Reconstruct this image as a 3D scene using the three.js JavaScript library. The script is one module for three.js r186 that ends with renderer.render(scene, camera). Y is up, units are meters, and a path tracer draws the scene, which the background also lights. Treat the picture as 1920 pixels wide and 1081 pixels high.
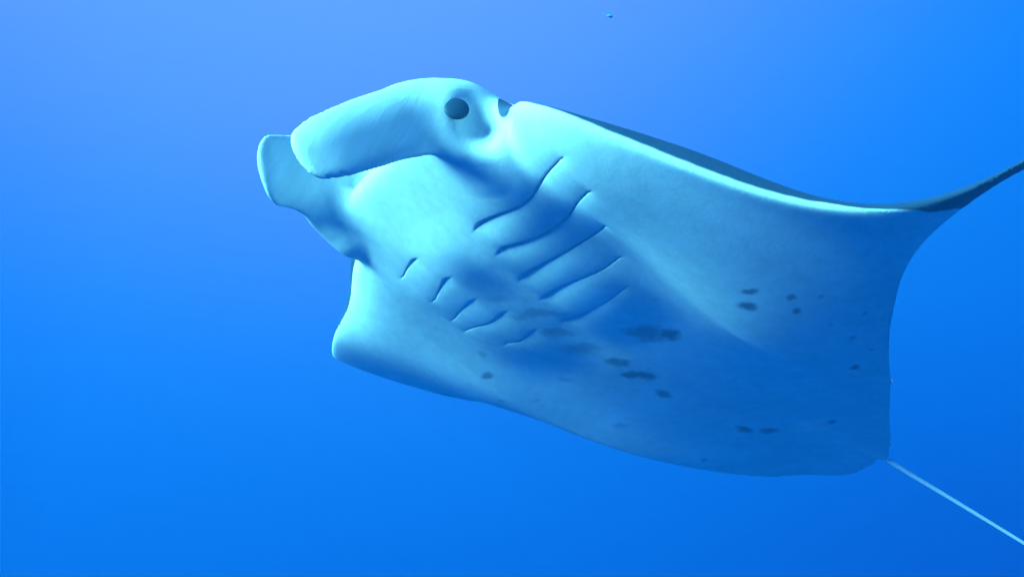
import * as THREE from 'three';

// ---------------------------------------------------------------- camera, water light, sun, exposure
const renderer = new THREE.WebGLRenderer({ antialias: true });
renderer.toneMapping = THREE.LinearToneMapping;
renderer.toneMappingExposure = 3.5;
renderer.shadowMap.enabled = true;
const scene = new THREE.Scene();
const camera = new THREE.PerspectiveCamera(34, 1920 / 1081, 0.05, 200);
camera.position.set(0, 0, 0);
camera.rotation.x = THREE.MathUtils.degToRad(30);                 // the diver looks up at the ray

// open water: brightest towards the surface light, falling off to deep blue
const glowDir = new THREE.Vector3(-.1638, .9186, -.3597).normalize();
const WATER = [[0, .175, .46, 1.06], [21, .165, .366, 1.0], [30, .105, .267, .93], [37, .026, .218, .86], [43, .006, .172, .79],
  [49.5, .001, .132, .70], [55, .0, .098, .61], [66, .0, .030, .42], [90, .0, .072, .45], [140, .0, .072, .42], [180, .0, .072, .42]];
function waterAt(deg, out) {
  let i = 0; while (i < WATER.length - 2 && WATER[i + 1][0] < deg) i++;
  const a = WATER[i], b = WATER[i + 1], t = THREE.MathUtils.clamp((deg - a[0]) / (b[0] - a[0]), 0, 1);
  for (let k = 0; k < 3; k++) out[k] = a[k + 1] + (b[k + 1] - a[k + 1]) * t;
  return out;
}
{
  const w = 1024, h = 512, data = new Float32Array(w * h * 4), c = [0, 0, 0], acc = [0, 0, 0];
  for (let j = 0; j < h; j++) for (let i = 0; i < w; i++) {
    const el = ((j + .5) / h - .5) * Math.PI, az = ((i + .5) / w - .5) * 2 * Math.PI;
    const dx = Math.cos(el) * Math.cos(az), dy = Math.sin(el), dz = Math.cos(el) * Math.sin(az);
    const g = THREE.MathUtils.radToDeg(Math.acos(THREE.MathUtils.clamp(dx * glowDir.x + dy * glowDir.y + dz * glowDir.z, -1, 1)));
    acc[0] = acc[1] = acc[2] = 0;
    for (let k = -3; k <= 3; k++) { waterAt(Math.max(0, g + k * 2), c); for (let m = 0; m < 3; m++) acc[m] += c[m] / 7; }
    const p = (j * w + i) * 4;
    data[p] = acc[0] / 3.5; data[p + 1] = acc[1] / 3.5; data[p + 2] = acc[2] / 3.5; data[p + 3] = 1;
  }
  const tex = new THREE.DataTexture(data, w, h, THREE.RGBAFormat, THREE.FloatType);
  tex.mapping = THREE.EquirectangularReflectionMapping; tex.minFilter = tex.magFilter = THREE.LinearFilter;
  tex.wrapS = THREE.RepeatWrapping; tex.needsUpdate = true; tex.name = 'water_light';
  scene.background = tex; scene.environment = tex;
}
// sunlight filtered by the water: red is mostly gone
const sun = new THREE.DirectionalLight(new THREE.Color().setRGB(.22, .98, 1), 5);
sun.name = 'sun';
const sunDir = new THREE.Vector3(-0.805, 0.312, 0.505).normalize();
sun.position.copy(sunDir).multiplyScalar(10).add(new THREE.Vector3(.2, 1, -1.9));
sun.target.position.set(.2, 1, -1.9);
sun.castShadow = true; sun.shadow.radius = 52; sun.shadow.mapSize.set(2048, 2048);
Object.assign(sun.shadow.camera, { left: -2.5, right: 2.5, top: 2.5, bottom: -2.5, near: .5, far: 22 });
scene.add(sun, sun.target);
// the water between the diver and the ray
scene.fog = new THREE.FogExp2(new THREE.Color().setRGB(.04, .36, 1), .055);

// ---------------------------------------------------------------- small helpers
const clamp = (v, a, b) => v < a ? a : v > b ? b : v;
const sstep = (a, b, x) => { const u = clamp((x - a) / (b - a), 0, 1); return u * u * (3 - 2 * u); };
const smin = (a, b, k) => { const h = Math.max(k - Math.abs(a - b), 0) / k; return Math.min(a, b) - h * h * k * .25; };
const smax = (a, b, k) => -smin(-a, -b, k);
function hash(i, j) { let h = (i * 374761393 + j * 668265263) | 0; h = Math.imul(h ^ (h >>> 13), 1274126177); return ((h ^ (h >>> 16)) >>> 0) / 4294967296; }
function noise2(x, y) {
  const i = Math.floor(x), j = Math.floor(y), u = x - i, v = y - j, a = u * u * (3 - 2 * u), b = v * v * (3 - 2 * v);
  const p = hash(i, j), q = hash(i + 1, j), r = hash(i, j + 1), s = hash(i + 1, j + 1);
  return p + (q - p) * a + (r - p) * b + (p - q - r + s) * a * b;
}
const fbm = (x, y, n = 4) => { let v = 0, a = .5; for (let k = 0; k < n; k++) { v += a * noise2(x, y); x = x * 2.03 + 17.1; y = y * 2.03 + 5.7; a *= .5; } return v; };
function cubic(k, v) {                                     // natural cubic spline through (k, v)
  const n = k.length, A = new Float64Array(n), B = new Float64Array(n), C = new Float64Array(n), D = new Float64Array(n), m = new Float64Array(n);
  B[0] = B[n - 1] = 1;
  for (let i = 1; i < n - 1; i++) {
    const h0 = k[i] - k[i - 1], h1 = k[i + 1] - k[i];
    A[i] = h0; B[i] = 2 * (h0 + h1); C[i] = h1; D[i] = 6 * ((v[i + 1] - v[i]) / h1 - (v[i] - v[i - 1]) / h0);
  }
  for (let i = 1; i < n; i++) { const w = A[i] / B[i - 1]; B[i] -= w * C[i - 1]; D[i] -= w * D[i - 1]; }
  m[n - 1] = D[n - 1] / B[n - 1];
  for (let i = n - 2; i >= 0; i--) m[i] = (D[i] - C[i] * m[i + 1]) / B[i];
  return s => {
    let j = 0; while (j < n - 2 && s > k[j + 1]) j++;
    const h = k[j + 1] - k[j], a = k[j + 1] - s, c = s - k[j];
    return (m[j] * a * a * a + m[j + 1] * c * c * c) / (6 * h) + (v[j] / h - m[j] * h / 6) * a + (v[j + 1] / h - m[j + 1] * h / 6) * c;
  };
}
const linear = (k, v) => s => { let j = 0; while (j < k.length - 2 && s > k[j + 1]) j++; return v[j] + (v[j + 1] - v[j]) * clamp((s - k[j]) / (k[j + 1] - k[j]), 0, 1); };

// ---------------------------------------------------------------- the ray: pose of the two wings
// body axes: x towards the head, y towards its left wing, z towards its back (metres)
const SPAN = 1.4, KS = [.36, .568, .776, .984, 1.192, 1.4];
const WING = {
  left: { xL: [.467, .476, .126, -.1, -.255, -.391], xT: [-.525, -.350, -.147, -.131, -.291, -.448],
    th: [-.726, -.407, .076, 1.155, 1.699, 1.686], tw: [-.02, -.03, -.02, .001, .008, .006], rear: [-.83, -.785, -.723, -.65, -.525],
    hem: [-.83, -.802, -.762, -.723, -.686, -.650, -.615, -.582, -.552, -.525, -.500, -.474, -.443, -.408, -.366, -.320, -.273, -.227] },
  right: { xL: [.482, .410, .304, -.02, -.271, -.389], xT: [-.717, -.298, .02, -.05, -.308, -.446],
    th: [-.836, -.34, .40, 1.20, 1.5, 1.6], tw: [-.013, .172, .196, .099, .024, -.019], rear: [-.85, -.88, -.905, -.925, -.765], fold: 1.0 },
};
const NS = 281, DS = SPAN / (NS - 1);
function wingTable(w) {
  const xL = cubic(KS, w.xL), xT = cubic(KS, w.xT), th = cubic(KS, w.th), tw = cubic(KS, w.tw);
  const rear = linear([0, .06, .12, .2, .36], w.rear), front = linear([0, .36], [.50, w.xL[0]]);
  const t = { xL: new Float64Array(NS), xT: new Float64Array(NS), th: new Float64Array(NS), tw: new Float64Array(NS), Y: new Float64Array(NS), Z: new Float64Array(NS) };
  for (let i = 0; i < NS; i++) {
    const s = i * DS, r = sstep(.16, .46, s), c = Math.max(s, .36);
    t.xL[i] = s < .36 ? front(s) : xL(s); t.xT[i] = s < .36 ? rear(s) : xT(s);
    t.xT[i] = -.832 + (t.xT[i] + .832) * sstep(0, .06, s);
    t.th[i] = (th(c) + (w.fold || 0) * (sstep(.695, .755, s) - sstep(.58, 1.0, s))) * r; t.tw[i] = tw(c) * r;
    if (i) { const m = (t.th[i] + t.th[i - 1]) / 2; t.Y[i] = t.Y[i - 1] + Math.cos(m) * DS; t.Z[i] = t.Z[i - 1] + Math.sin(m) * DS; } else t.Z[0] = .05;
  }
  if (w.hem) for (let i = 0; i < NS; i++) {                // measured hind edge of the near wing
    const s = i * DS, k = clamp(s / .04, 0, 16.999), q = k | 0, v = w.hem[q] + (w.hem[q + 1] - w.hem[q]) * (k - q);
    t.xT[i] = v + (t.xT[i] - v) * sstep(.62, .74, s);
  }
  for (let i = 0; i < NS; i++) t.xT[i] = -.832 + (t.xT[i] + .832) * sstep(0, .06, i * DS);
  for (const key of ['xL', 'xT']) {                        // soften the joints of the outline
    const a = t[key], b = a.slice();
    for (let i = 0; i < NS; i++) { let v = 0; for (let k = -7; k <= 7; k++) v += b[clamp(Math.abs(i + k), 0, NS - 1)]; if (i < NS - 8 && i > 4) a[i] = v / 15; }
  }
  return t;
}
const TAB = { left: wingTable(WING.left), right: wingTable(WING.right) };
const look = (a, s) => { const u = clamp(s / DS, 0, NS - 1.001), i = u | 0; return a[i] + (a[i + 1] - a[i]) * (u - i); };
const thick = cubic([0, .3, .5, .8, 1.1, 1.4], [.055, .062, .050, .024, .013, .004]);
const camber = s => .036 * sstep(.50, .70, s) * (1 - sstep(1.0, 1.35, s));
const naca = c => c <= 0 ? 0 : c >= 1 ? 0 : Math.max(0, 5 * .2 * 1.0 * (1.4845 * Math.sqrt(c) - .63 * c - 1.758 * c * c + 1.4215 * c * c * c - .5179 * c * c * c * c) * 2.0);
const bodyRear = cubic([-.9, -.8, -.5, -.1, .3, .6], [.12, .38, .74, .95, 1, 1]);
const bend = x => .143 * sstep(-.15, -.95, x);

// flat (x, s, n) -> body (x, y, z)
function warp(x, s, n, out) {
  const t = s >= 0 ? TAB.left : TAB.right, m = s >= 0 ? 1 : -1, a = Math.abs(s);
  const th = look(t.th, a) * sstep(.32, .72, a), sn = Math.sin(th), cs = Math.cos(th), back = Math.max(look(t.xL, a) - x, 0);
  const o = n + look(t.tw, a) * back + (s > 0 ? 1 : .25) * camber(a) * (1 - Math.exp(-back / .06));
  const w = 1 - sstep(.515, .63, x);                         // the head itself is not bent by the wing stroke
  out[0] = x; out[1] = m * (a + (look(t.Y, a) - sn * o - a) * w) + bend(x) * Math.exp(-((a / .7) ** 2)); out[2] = n + .05 + (look(t.Z, a) + cs * o - n - .05) * w;
  return out;
}
function unwarp(x, y, z) {                                  // body -> flat, by Newton
  let a = y, n = z - .05; const o = [0, 0, 0], p = [0, 0, 0], q = [0, 0, 0], e = 1e-4;
  for (let it = 0; it < 12; it++) {
    warp(x, a, n, o); warp(x, a + e, n, p); warp(x, a, n + e, q);
    const A = (p[1] - o[1]) / e, B = (q[1] - o[1]) / e, C = (p[2] - o[2]) / e, D = (q[2] - o[2]) / e, det = A * D - B * C, ry = y - o[1], rz = z - o[2];
    a += clamp((D * ry - B * rz) / det, -.05, .05); n += clamp((A * rz - C * ry) / det, -.05, .05);
  }
  return [x, a, n];
}
// unrolled cephalic fins: centre line (body axes), half width, half thickness, width direction, cupping of the blade
const FINS = [
  { p: [[.48, .245, .0], [.575, .268, -.035], [.640, .280, -.095], [.686, .282, -.164], [.728, .280, -.228], [.757, .272, -.272]], w: [.07, .068, .066, .060, .051, .036], t: [.052, .034, .021, .014, .010, .008], d: [.45, .0, .89], cup: -2.2 },
  { p: [[.52, -.232, .035], [.60, -.236, .045], [.657, -.232, .036], [.712, -.214, .002], [.752, -.20, -.030], [.772, -.19, -.050]], w: [.085, .098, .088, .070, .060, .050], t: [.05, .036, .024, .016, .012, .010], d: [.5, 0, .86], cup: 2.5 },
];
for (const f of FINS) f.p = f.p.map(p => unwarp(...p));
for (const f of FINS) {
  const d = new THREE.Vector3(...f.d).normalize(); f.seg = [];
  const pts = new THREE.CatmullRomCurve3(f.p.map(p => new THREE.Vector3(...p))), N = 28, wv = linear([0, .2, .4, .6, .8, 1], f.w), tv = linear([0, .2, .4, .6, .8, 1], f.t);
  f.lo = [9, 9, 9]; f.hi = [-9, -9, -9];
  for (let i = 0; i <= N; i++) {
    const u = i / N, c = pts.getPoint(u), tg = pts.getTangent(u), wd = d.clone().addScaledVector(tg, -d.dot(tg)).normalize(), nm = tg.clone().cross(wd).normalize();
    f.seg.push([c.x, c.y, c.z, wd.x, wd.y, wd.z, nm.x, nm.y, nm.z, wv(u), tv(u)]);
    ['x', 'y', 'z'].forEach((k, q) => { f.lo[q] = Math.min(f.lo[q], c[k] - .12); f.hi[q] = Math.max(f.hi[q], c[k] + .12); });
  }
}
function finField(f, x, s, n) {
  if (x < f.lo[0] || x > f.hi[0] || s < f.lo[1] || s > f.hi[1] || n < f.lo[2] || n > f.hi[2]) return .05;
  let best = 9;
  for (const g of f.seg) {
    const dx = x - g[0], dy = s - g[1], dz = n - g[2];
    const a = (dx * g[3] + dy * g[4] + dz * g[5]), b = dx * g[6] + dy * g[7] + dz * g[8];
    const tx = dx - a * g[3] - b * g[6], ty = dy - a * g[4] - b * g[7], tz = dz - a * g[5] - b * g[8];
    const l2 = tx * tx + ty * ty + tz * tz, w = g[9], t = g[10];
    const bb = b + (a > 0 ? f.cup : -.8 * f.cup) * a * a;                   // slightly cupped blade
    const k = Math.sqrt((a * a) / (w * w) + (bb * bb) / (t * t) + l2 / (w * w * .2));
    const v = (k - 1) * t;
    best = best > 8 ? v : smin(best, v, .008);
  }
  return best;
}
function discField(x, s, n) {
  const t = s >= 0 ? TAB.left : TAB.right, a = Math.abs(s);
  if (a >= SPAN) return a - SPAN + .001;
  const xl = look(t.xL, a), xt = look(t.xT, a), L = xl - xt, c = (xl - x) / L;
  const up = n;
  if (c <= 0) return Math.hypot(c * L * .7, n) + 1e-4;
  if (c >= 1) return Math.hypot((c - 1) * L * .7, n) + 1e-4;
  const pr = naca(c), h = thick(a) * pr * (s < 0 ? 1 - .6 * sstep(.45, .68, a) : 1);
  const bell = Math.exp(-((a / (.42 - .13 * sstep(-.5, .25, x))) ** 2)) * bodyRear(x) * pr * (2 - pr);
  const fill = .050 * Math.exp(-(((a - .44) / .19) ** 2)) * (s < 0 ? sstep(.45, -.05, x) : sstep(.28, -.15, x)) * pr * (2 - pr);
  const root = .024 * (1 - Math.exp(-c * L / .09)) * sstep(.26, .42, a) * (1 - sstep(.55, .85, a)) * Math.exp(-((c * L / .5) ** 2));
  const lo = h + .092 * bell + fill + root, hi = h * (.35 + .65 * sstep(.5, .72, a)) + .11 * bell * sstep(-.78, -.3, x);
  return up > 0 ? up - hi : -up - lo;
}
function headField(x, s, n) {
  const qx = Math.abs((x - .30) / .30), qs = Math.abs(s / .285), qn = Math.abs((n + .035) / (n > -.035 ? .135 : .078 + .050 * sstep(.60, .30, x)));
  const k = Math.pow(qx ** 4.4 + qs ** 4.4 + qn ** 4.4, 1 / 4.4);
  let d = (k - 1) * .13;
  for (const m of [1, -1]) {                                // eye mounds
    const e = Math.hypot(x - .535, s - m * .262, (n + .035) * .9) - .052;
    d = smin(d, e, .05);
    const sh = (Math.sqrt(((x - .32) / .155) ** 2 + ((s - m * .32) / .12) ** 2 + ((n + .024) / .06) ** 2) - 1) * .06;   // shoulders
    d = smin(d, sh, .07);
    if (m < 0) continue;                                    // the cheek stretched behind the lowered near fin
    const ck = (Math.sqrt(((x - .43) / .14) ** 2 + ((s - .27) / .085) ** 2 + ((n + .075) / .055) ** 2) - 1) * .055;
    d = smin(d, ck, .06);
  }
  return d;
}
function field(x, s, n) {
  let d = discField(x, s, n);
  if (x < -.5 && s > -.15 && s < .15) {                     // root of the tail
    const u = clamp((-.62 - x) / .235, 0, 1), r = .030 - .022 * u, px = Math.max(-.855 - x, 0, x + .62);
    d = smin(d, Math.hypot(px, s + .03 * u, n * .9) - r, .05);
  }
  if (x > -.25 && s > -.7 && s < .7) {
    if (d < .3) d = smin(d, headField(x, s, n), .05); else d = Math.min(d, headField(x, s, n));
    if (x > .38) {
      for (const f of FINS) d = smin(d, finField(f, x, s, n), .05);
      const m = (Math.sqrt(((x - .60) / .05) ** 2 + (s / .205) ** 2 + ((n + .005) / .035) ** 2) - 1) * .035;   // open mouth
      d = smax(d, -m, .018);
      const as = Math.abs(s), h = Math.sqrt(((x - .532) / .026) ** 2 + ((as - .342) / .03) ** 2 + ((n + .066) / .03) ** 2);   // hollow behind the eye
      d = smax(d, -(h - 1) * .022, .045);
    }
  }
  return d;
}

// ---------------------------------------------------------------- surface nets on an uneven grid
function axis(list) {                                       // [[from, to, step], ...]
  const a = []; for (const [f, t, st] of list) { const n = Math.max(1, Math.round((t - f) / st)); for (let i = 0; i < n; i++) a.push(f + (t - f) * i / n); }
  a.push(list[list.length - 1][1]); return Float64Array.from(a);
}
function surfaceNets(gx, gs, gn) {
  const nx = gx.length, ns = gs.length, nn = gn.length, F = new Float32Array(nx * ns * nn), id = (i, j, k) => (i * ns + j) * nn + k;
  for (let i = 0; i < nx; i++) for (let j = 0; j < ns; j++) for (let k = 0; k < nn; k++) F[id(i, j, k)] = field(gx[i], gs[j], gn[k]);
  const P = [], I = [], cell = new Int32Array(nx * ns * nn).fill(-1), v = new Float64Array(8);
  const E = [[0, 1], [2, 3], [4, 5], [6, 7], [0, 2], [1, 3], [4, 6], [5, 7], [0, 4], [1, 5], [2, 6], [3, 7]];
  for (let i = 0; i < nx - 1; i++) for (let j = 0; j < ns - 1; j++) for (let k = 0; k < nn - 1; k++) {
    let mask = 0;
    for (let c = 0; c < 8; c++) { v[c] = F[id(i + (c >> 2), j + ((c >> 1) & 1), k + (c & 1))]; if (v[c] < 0) mask |= 1 << c; }
    if (mask === 0 || mask === 255) continue;
    let x = 0, y = 0, z = 0, q = 0, rx = 0, ry = 0, rq = 0;
    let thin = true; for (let c = 0; c < 8; c++) if (v[c] < 0 && Math.abs(gn[k + (c & 1)]) > 1e-9) thin = false;
    for (const [a, b] of E) {
      if ((v[a] < 0) === (v[b] < 0)) continue;
      const pa = [gx[i + (a >> 2)], gs[j + ((a >> 1) & 1)], gn[k + (a & 1)]], pb = [gx[i + (b >> 2)], gs[j + ((b >> 1) & 1)], gn[k + (b & 1)]];
      let t0 = 0, t1 = 1, f0 = v[a], t = .5;
      for (let it = 0; it < 7; it++) {
        t = (t0 + t1) / 2;
        const f = field(pa[0] + (pb[0] - pa[0]) * t, pa[1] + (pb[1] - pa[1]) * t, pa[2] + (pb[2] - pa[2]) * t);
        if ((f < 0) === (f0 < 0)) t0 = t; else t1 = t;
      }
      t = (t0 + t1) / 2; x += pa[0] + (pb[0] - pa[0]) * t; y += pa[1] + (pb[1] - pa[1]) * t; z += pa[2] + (pb[2] - pa[2]) * t; q++;
      if (thin && (a & 1) === (b & 1)) { rx += pa[0] + (pb[0] - pa[0]) * t; ry += pa[1] + (pb[1] - pa[1]) * t; rq++; }
    }
    cell[id(i, j, k)] = P.length / 3; if (rq) P.push(rx / rq, ry / rq, 0); else P.push(x / q, y / q, z / q);   // a thin rim stays a clean line
  }
  const quad = (a, b, c, d, flip) => { if (flip) I.push(a, c, b, a, d, c); else I.push(a, b, c, a, c, d); };
  for (let i = 1; i < nx - 1; i++) for (let j = 1; j < ns - 1; j++) for (let k = 1; k < nn - 1; k++) {
    const o = F[id(i, j, k)] < 0;
    if (o !== F[id(i + 1, j, k)] < 0) quad(cell[id(i, j - 1, k - 1)], cell[id(i, j, k - 1)], cell[id(i, j, k)], cell[id(i, j - 1, k)], !o);
    if (o !== F[id(i, j + 1, k)] < 0) quad(cell[id(i - 1, j, k - 1)], cell[id(i - 1, j, k)], cell[id(i, j, k)], cell[id(i, j, k - 1)], !o);
    if (o !== F[id(i, j, k + 1)] < 0) quad(cell[id(i - 1, j - 1, k)], cell[id(i, j - 1, k)], cell[id(i, j, k)], cell[id(i - 1, j, k)], !o);
  }
  return { P, I };
}
function pull(P, v) {                                       // two Newton steps onto the surface
  for (let it = 0; it < 2; it++) {
    const x = P[v], y = P[v + 1], z = P[v + 2], e = 4e-4, f = field(x, y, z);
    const gx = (field(x + e, y, z) - f) / e, gy = (field(x, y + e, z) - f) / e, gz = (field(x, y, z + e) - f) / e, g2 = gx * gx + gy * gy + gz * gz;
    if (g2 < 1e-3 || Math.abs(f) > .01) return;
    const k = f / g2; P[v] -= k * gx; P[v + 1] -= k * gy; P[v + 2] -= k * gz;
  }
}
function refine(m, want) {                                  // splits the edges that want() picks; no cracks
  const mids = new Map(), { P, I } = m, out = [];
  const mid = (a, b) => {
    const key = a < b ? a * 4194304 + b : b * 4194304 + a;
    let q = mids.get(key); if (q !== undefined) return q;
    const x = (P[a * 3] + P[b * 3]) / 2, y = (P[a * 3 + 1] + P[b * 3 + 1]) / 2, z = (P[a * 3 + 2] + P[b * 3 + 2]) / 2;
    const l = Math.hypot(P[a * 3] - P[b * 3], P[a * 3 + 1] - P[b * 3 + 1], P[a * 3 + 2] - P[b * 3 + 2]);
    if (want(x, y, z, l)) { q = P.length / 3; P.push(x, y, z); pull(P, q * 3); } else q = -1;
    mids.set(key, q); return q;
  };
  for (let t = 0; t < I.length; t += 3) {
    const a = I[t], b = I[t + 1], c = I[t + 2], ab = mid(a, b), bc = mid(b, c), ca = mid(c, a), n = (ab >= 0) + (bc >= 0) + (ca >= 0);
    if (n === 0) out.push(a, b, c);
    else if (n === 3) out.push(a, ab, ca, ab, b, bc, ca, bc, c, ab, bc, ca);
    else if (n === 1) { if (ab >= 0) out.push(a, ab, c, ab, b, c); else if (bc >= 0) out.push(a, b, bc, a, bc, c); else out.push(a, b, ca, ca, b, c); }
    else if (ab < 0) out.push(c, ca, bc, ca, a, b, ca, b, bc);
    else if (bc < 0) out.push(a, ab, ca, ab, b, c, ab, c, ca);
    else out.push(b, bc, ab, bc, c, a, bc, a, ab);
  }
  m.I = out;
}

// ---------------------------------------------------------------- gills: five slits on each side of the belly
// each slit from its inner to its outer end, in flat (x, s)
const SLITS = {
  left: [[[0.388, 0.151], [0.378, 0.216], [0.37, 0.265], [0.384, 0.386], [0.41, 0.524]],
    [[0.318, 0.142], [0.295, 0.214], [0.287, 0.298], [0.309, 0.401], [0.333, 0.509]],
    [[0.24, 0.108], [0.237, 0.158], [0.225, 0.263], [0.222, 0.31], [0.241, 0.407]],
    [[0.169, 0.095], [0.168, 0.139], [0.152, 0.226], [0.146, 0.26], [0.146, 0.297]],
    [[0.082, 0.043], [0.079, 0.097], [0.077, 0.15], [0.076, 0.188], [0.079, 0.228]]],
  right: [[[0.412, -0.113], [0.406, -0.151], [0.396, -0.191]],
    [[0.335, -0.082], [0.319, -0.143], [0.307, -0.183]],
    [[0.255, -0.101], [0.249, -0.147], [0.235, -0.213]],
    [[0.184, -0.078], [0.181, -0.14], [0.187, -0.184], [0.189, -0.227]],
    [[0.101, -0.08], [0.094, -0.123], [0.096, -0.147], [0.103, -0.17]]],
};
const slitX = {}, slitEnds = {};
for (const side of ['left', 'right']) {
  slitX[side] = SLITS[side].map(p => cubic(p.map(q => Math.abs(q[1])), p.map(q => q[0])));
  slitEnds[side] = SLITS[side].map(p => [Math.abs(p[0][1]), Math.abs(p[p.length - 1][1])]);
}
function gill(x, s) {                                       // how far the belly skin stands out (metres)
  if (x > .5 || x < -.14) return 0;
  const side = s >= 0 ? 'left' : 'right', a = Math.abs(s);
  if (a > .58) return 0;
  let out = 0;
  for (let i = 0; i < 5; i++) {
    const [s0, s1] = slitEnds[side][i], sc = clamp(a, s0, s1), d = slitX[side][i](sc) - x;      // d > 0 behind the slit
    const over = Math.max(s0 - a, a - s1, 0), end = Math.exp(-((over / .02) ** 2));
    if (end < .01) continue;
    const u = clamp((a - s0) / (s1 - s0), 0, 1), gape = .0016 + .002 * (1 - u) ** 3;
    // the skin rolls into the slit from both sides; the inner end gapes behind it
    const front = d < 0 ? -.0046 * Math.exp(d / .022) : 0;
    const behind = d >= 0 ? -(.0045 + .006 * (1 - u) ** 2) * Math.exp(-d / (.013 + .012 * (1 - u))) : 0;
    const cut = -.0048 * Math.exp(-((d / gape) ** 2));
    const inset = over > 0 ? end * end : 1;
    const soft = s >= 0 ? .8 : .5;
    out += soft * (front + behind) * end + (s >= 0 ? 1 : .65) * cut * inset * (.35 + .65 * sstep(0, .12, Math.min(u + .08, 1 - u + .05)));
  }
  const mid = Math.exp(-((a / .06) ** 2)) * sstep(.40, .20, x) * sstep(-.12, .08, x);
  return out - .018 * mid;
}

// ---------------------------------------------------------------- skin
const TEX_W = 2048, TEX_H = 1400, U0 = -1.45, UW = 2.9, V0 = -.98, VH = 1.98;
// pigment spots of the belly; midline streaks also paint in the gill channel's shade: x, s, radii, turn, depth of colour
const SPOTS = [
  [-0.023, 0.559, 0.018, 0.012, 2.41, 0.8], [0.001, 0.588, 0.014, 0.008, 2.2, 0.7], [-0.092, 0.609, 0.008, 0.009, 2.36, 0.7], [-0.058, 0.626, 0.008, 0.008, 2.68, 0.6],
  [-0.091, 0.657, 0.005, 0.007, 2.72, 0.4], [-0.184, 0.667, 0.005, 0.008, 2.76, 0.35], [-0.309, 0.54, 0.008, 0.011, 2.47, 0.7], [-0.225, 0.61, 0.008, 0.006, 2.68, 0.4],
  [-0.06, 0.144, 0.043, 0.034, 2.31, 0.55], [-0.096, 0.178, 0.023, 0.021, 2.23, 0.75], [-0.102, -0.008, 0.03, 0.02, 2.13, 0.65], [-0.16, -0.025, 0.031, 0.017, 1.99, 0.75],
  [-0.182, 0, 0.022, 0.022, 2.11, 0.8], [-0.264, -0.043, 0.017, 0.024, 2.18, 0.6], [-0.519, -0.089, 0.015, 0.026, 2.18, 0.75], [-0.56, -0.062, 0.017, 0.02, 2.68, 0.7],
  [-0.628, 0.056, 0.009, 0.01, 2.71, 0.6], [0.053, -0.343, 0.017, 0.01, 2.26, 0.6], [0.103, -0.292, 0.014, 0.014, 2.12, 0.35], [-0.026, -0.409, 0.018, 0.009, 1.8, 0.4],
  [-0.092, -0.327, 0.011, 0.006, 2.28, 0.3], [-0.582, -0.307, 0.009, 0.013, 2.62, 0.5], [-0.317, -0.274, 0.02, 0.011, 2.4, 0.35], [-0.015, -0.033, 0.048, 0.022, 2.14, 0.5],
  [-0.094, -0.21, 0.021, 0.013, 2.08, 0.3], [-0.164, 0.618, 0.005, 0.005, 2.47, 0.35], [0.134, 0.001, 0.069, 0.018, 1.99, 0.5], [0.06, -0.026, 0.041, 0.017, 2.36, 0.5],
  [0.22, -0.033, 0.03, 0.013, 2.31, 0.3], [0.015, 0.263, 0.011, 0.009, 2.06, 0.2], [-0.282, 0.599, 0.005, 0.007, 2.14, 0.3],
];
function skinTexture() {
  const d = new Uint8Array(TEX_W * TEX_H * 4);
  const dark = new Float32Array(TEX_W * TEX_H);
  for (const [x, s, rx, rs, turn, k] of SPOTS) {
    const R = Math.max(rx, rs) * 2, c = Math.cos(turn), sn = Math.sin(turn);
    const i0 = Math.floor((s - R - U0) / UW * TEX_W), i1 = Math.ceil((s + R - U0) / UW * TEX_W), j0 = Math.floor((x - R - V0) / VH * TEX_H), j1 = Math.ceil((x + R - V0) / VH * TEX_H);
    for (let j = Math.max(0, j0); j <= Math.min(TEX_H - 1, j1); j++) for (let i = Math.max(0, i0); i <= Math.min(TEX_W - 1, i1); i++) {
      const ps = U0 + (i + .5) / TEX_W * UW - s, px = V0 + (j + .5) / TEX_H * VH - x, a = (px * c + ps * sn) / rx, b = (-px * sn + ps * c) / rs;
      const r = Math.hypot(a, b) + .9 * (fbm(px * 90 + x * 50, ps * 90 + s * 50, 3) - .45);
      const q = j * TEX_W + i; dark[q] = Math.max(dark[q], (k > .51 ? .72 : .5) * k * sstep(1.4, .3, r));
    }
  }
  for (let j = 0; j < TEX_H; j++) for (let i = 0; i < TEX_W; i++) {
    const s = U0 + (i + .5) / TEX_W * UW, x = V0 + (j + .5) / TEX_H * VH, q = j * TEX_W + i;
    const m = .92 + .15 * (fbm(x * 7 + 3, s * 7, 4) - .47) + .09 * (fbm(x * 60, s * 60 + 9, 3) - .44) + .05 * (hash(i, j) - .5);
    const k = 1 - dark[q];
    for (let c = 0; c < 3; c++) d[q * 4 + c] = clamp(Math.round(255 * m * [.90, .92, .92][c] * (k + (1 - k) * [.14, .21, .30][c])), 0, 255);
    d[q * 4 + 3] = 255;
  }
  const t = new THREE.DataTexture(d, TEX_W, TEX_H); t.colorSpace = THREE.SRGBColorSpace; t.magFilter = THREE.LinearFilter; t.minFilter = THREE.LinearMipmapLinearFilter; t.generateMipmaps = true; t.needsUpdate = true;
  return t;
}
function bumpTexture() {                                    // fine denticle grain of the skin
  const n = 512, d = new Uint8Array(n * n * 4);
  for (let j = 0; j < n; j++) for (let i = 0; i < n; i++) {
    const v = 128 + 90 * (fbm(i / 9, j / 9, 3) - .45) + 60 * (hash(i + 7, j + 3) - .5);
    d[(j * n + i) * 4] = d[(j * n + i) * 4 + 1] = d[(j * n + i) * 4 + 2] = clamp(v, 0, 255); d[(j * n + i) * 4 + 3] = 255;
  }
  const t = new THREE.DataTexture(d, n, n); t.wrapS = t.wrapT = THREE.RepeatWrapping; t.repeat.set(9, 6); t.magFilter = THREE.LinearFilter; t.needsUpdate = true; return t;
}

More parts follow.
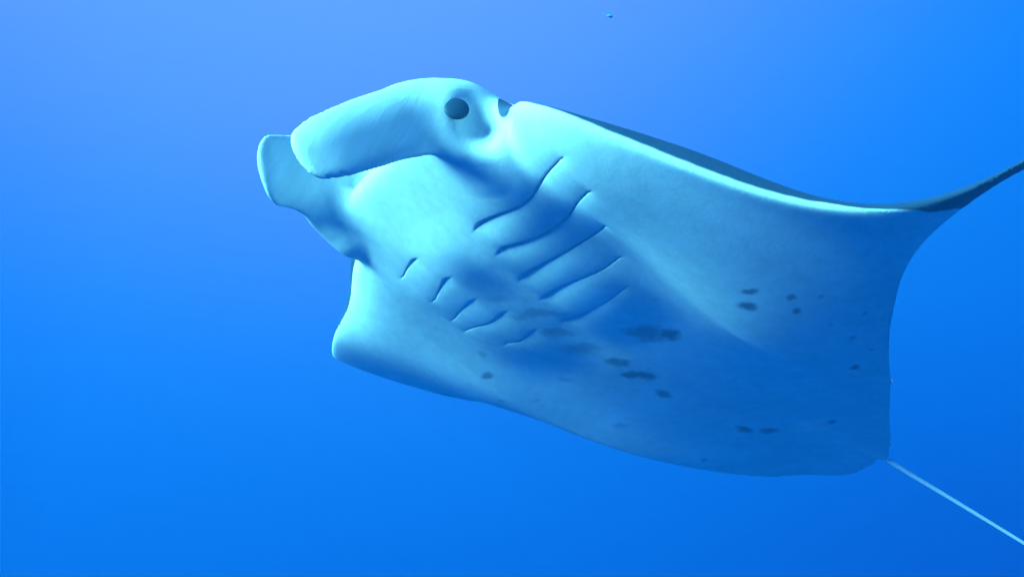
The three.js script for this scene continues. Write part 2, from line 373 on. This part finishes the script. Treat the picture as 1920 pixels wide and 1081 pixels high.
function buildBody() {
  const gx = axis([[-.935, -.1, .0095], [-.1, .02, .007], [.02, .56, .0055], [.56, .86, .0055]]);
  const gs = axis([[-1.42, -.9, .012], [-.9, -.42, .008], [-.42, .42, .0055], [.42, .9, .008], [.9, 1.42, .009]]);
  const gn = axis([[-.40, -.22, .0075], [-.22, -.09, .0055], [-.09, .11, .005], [.11, .20, .0075]]);
  const m = surfaceNets(gx, gs, gn);
  const c = new Float64Array(3);
  // colour border (white below, dark above) and the gills get finer triangles
  const border = (x, s, n) => {
    const a = Math.abs(s);
    const patch = Math.exp(-(((x - .50) / .040) ** 2) - ((a - .365) / .06) ** 2);
    const face = sstep(.40, .50, x) * sstep(.50, .33, a) * (1 - patch);
    const edge = .004 * (fbm(x * 30, s * 30, 3) - .45);
    const cc = look((s >= 0 ? TAB.left : TAB.right).xL, a) - x, margin = s > 0 ? .03 * sstep(.80, .95, a) * (1 - sstep(.02, .06, cc)) : .08 * (1 - sstep(.2, 1, Math.max(cc, 0) / (1e-4 + .016 * sstep(.36, .46, a) * (1 - sstep(.48, .62, a)))));  // near tip: edge painted dark as if unlit; far wing: dark back colour wraps round
    return n + margin - (.003 + .072 * face - .028 * patch + .05 * sstep(.50, .55, x) + .25 * sstep(.57, .63, x) * sstep(.12, .18, a)) + edge;
  };
  for (const l of [.0045, .0028, .0018]) refine(m, (x, s, n, len) => len > l &&
    ((n < -.02 && x > -.01 && x < .46 && Math.abs(s) > .02 && Math.abs(s) < .54 && (l > .003 || gillNear(x, s))) || (Math.abs(border(x, s, n)) < .006 && (x > .0 || Math.abs(s) > .4) && l > .0025)));
  const n = m.P.length / 3, pos = new Float32Array(n * 3), uv = new Float32Array(n * 2), col = new Float32Array(n * 3), o = [0, 0, 0];
  for (let i = 0; i < n; i++) {
    let x = m.P[i * 3], s = m.P[i * 3 + 1], nn = m.P[i * 3 + 2];
    uv[i * 2] = (s - U0) / UW; uv[i * 2 + 1] = (x - V0) / VH;
    const d = sstep(-.0022, .0022, border(x, s, nn));
    for (let k = 0; k < 3; k++) col[i * 3 + k] = 1 + ([.035, .075, .15][k] - 1) * d;
    if (nn < -.02) nn -= gill(x, s) * sstep(-.02, -.045, nn);
    warp(x, s, nn, o); pos[i * 3] = o[0]; pos[i * 3 + 1] = o[1]; pos[i * 3 + 2] = o[2];
  }
  const g = new THREE.BufferGeometry();
  g.setAttribute('position', new THREE.BufferAttribute(pos, 3)); g.setAttribute('uv', new THREE.BufferAttribute(uv, 2)); g.setAttribute('color', new THREE.BufferAttribute(col, 3));
  g.setIndex(m.I); g.computeVertexNormals();
  return g;
}
function gillNear(x, s) {
  const side = s >= 0 ? 'left' : 'right', a = Math.abs(s);
  for (let i = 0; i < 5; i++) { const [s0, s1] = slitEnds[side][i]; if (a > s0 - .012 && a < s1 + .012 && Math.abs(slitX[side][i](clamp(a, s0, s1)) - x) < .009) return true; }
  return false;
}

const manta = new THREE.Group(); manta.name = 'manta_ray';
{
  const X = [-.79121, .29385, .53631], Y = [.52684, -.11776, .84177], Z = [.31052, .94856, -.06164];
  manta.matrix.set(X[0], Y[0], Z[0], .1943, X[1], Y[1], Z[1], 1.0531, X[2], Y[2], Z[2], -1.9125, 0, 0, 0, 1);
  manta.matrix.decompose(manta.position, manta.quaternion, manta.scale);
}
manta.userData = { label: 'large white-bellied manta ray banking with open gill slits and unrolled head fins', category: 'manta ray' };
scene.add(manta);
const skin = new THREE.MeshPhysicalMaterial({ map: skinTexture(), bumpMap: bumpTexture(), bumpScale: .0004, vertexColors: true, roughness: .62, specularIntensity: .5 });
const bodyGeo = buildBody();
function part(name, geo, mat, parent) { const m = new THREE.Mesh(geo, mat); m.name = name; m.castShadow = m.receiveShadow = true; parent.add(m); return m; }
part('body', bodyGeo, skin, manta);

// eyes
const eyeMat = new THREE.MeshPhysicalMaterial({ color: new THREE.Color().setRGB(.02, .05, .085), roughness: .5, specularIntensity: .3 });
for (const m of [1, -1]) {
  const ex = m > 0 ? .575 : .56, en = m > 0 ? -.078 : -.03;
  let q = .42; while (field(ex, m * q, en) > .002) q -= .001;
  const p = warp(ex, m * q, en, [0, 0, 0]);
  const e = part('eye', new THREE.SphereGeometry(.0205, 32, 24), eyeMat, manta);
  e.position.set(...p); e.scale.set(1.15, .38, 1.2); e.rotation.z = -m * .35;
}
// whip tail
{
  const pts = [[-.83, .093, .049], [-.872, .1015, .045], [-.93, .125, .03], [-1.05, .178, .0], [-1.25, .267, -.052], [-1.5, .375, -.115], [-1.8, .50, -.185]].map(p => new THREE.Vector3(...p));
  const curve = new THREE.CatmullRomCurve3(pts), N = 160, Rr = 12, pos = [], col = [], idx = [], uv = [];
  const up = new THREE.Vector3(0, 0, 1);
  for (let i = 0; i <= N; i++) {
    const u = i / N, c = curve.getPoint(u), t = curve.getTangent(u), side = up.clone().cross(t).normalize(), v = t.clone().cross(side);
    const r = .0045 * Math.exp(-u * 12) + .0075 * (1 - .7 * u) * (1 + .05 * (hash(i, 5) - .5));
    for (let k = 0; k <= Rr; k++) {
      const a = k / Rr * Math.PI * 2, p = c.clone().addScaledVector(side, Math.cos(a) * r).addScaledVector(v, Math.sin(a) * r);
      pos.push(p.x, p.y, p.z); uv.push(u * 2, k / Rr);
      const d = sstep(.55, .95, Math.sin(a)); for (let q = 0; q < 3; q++) col.push(.88 + ([.05, .055, .06][q] - .88) * d);
    }
  }
  for (let i = 0; i < N; i++) for (let k = 0; k < Rr; k++) { const a = i * (Rr + 1) + k, b = a + Rr + 1; idx.push(a, b, a + 1, b, b + 1, a + 1); }
  const g = new THREE.BufferGeometry();
  g.setAttribute('position', new THREE.Float32BufferAttribute(pos, 3)); g.setAttribute('color', new THREE.Float32BufferAttribute(col, 3)); g.setAttribute('uv', new THREE.Float32BufferAttribute(uv, 2)); g.setIndex(idx); g.computeVertexNormals();
  part('tail', g, new THREE.MeshStandardMaterial({ vertexColors: true, roughness: .6 }), manta);
}

// ---------------------------------------------------------------- small fish high in the water
{
  const fish = new THREE.Group(); fish.name = 'small_fish';
  fish.userData = { label: 'tiny teal fish alone in open water high above the manta ray', category: 'fish' };
  fish.position.set(.466, 3.375, -3.247); fish.rotation.y = .25;
  const g = new THREE.SphereGeometry(1, 28, 20), p = g.attributes.position, col = [];
  for (let i = 0; i < p.count; i++) {
    const x = p.getX(i), y = p.getY(i), z = p.getZ(i), k = x < 0 ? 1 - .55 * x * x : 1;
    p.setXYZ(i, x * .0165, y * .0098 * k * (y < 0 ? 1.05 : .9), z * .0055 * k);
    const d = sstep(-.1, -.7, y); col.push(.10 * (1 - d) + .02 * d, .42 * (1 - d) + .06 * d, .40 * (1 - d) + .14 * d);
  }
  g.setAttribute('color', new THREE.Float32BufferAttribute(col, 3)); g.computeVertexNormals();
  const body = part('body', g, new THREE.MeshStandardMaterial({ vertexColors: true, roughness: .45 }), fish);
  const finMat = new THREE.MeshStandardMaterial({ color: new THREE.Color().setRGB(.05, .30, .32), roughness: .6 });
  const fin = (name, pts, z = .0012) => {
    const s = new THREE.Shape(pts.map(q => new THREE.Vector2(...q))), e = new THREE.ExtrudeGeometry(s, { depth: z, bevelEnabled: true, bevelSize: .0004, bevelThickness: .0004, bevelSegments: 2 });
    e.translate(0, 0, -z / 2); return part(name, e, finMat, fish);
  };
  fin('tail_fin', [[-.013, .0025], [-.0245, .0095], [-.0215, .0005], [-.0235, -.007], [-.013, -.0025]]);
  fin('dorsal_fin', [[-.009, .006], [-.006, .0125], [.004, .012], [.009, .0065]]);
  fin('anal_fin', [[-.010, -.006], [-.006, -.0125], [.001, -.012], [.004, -.008]]);
  scene.add(fish);
}

renderer.render(scene, camera);
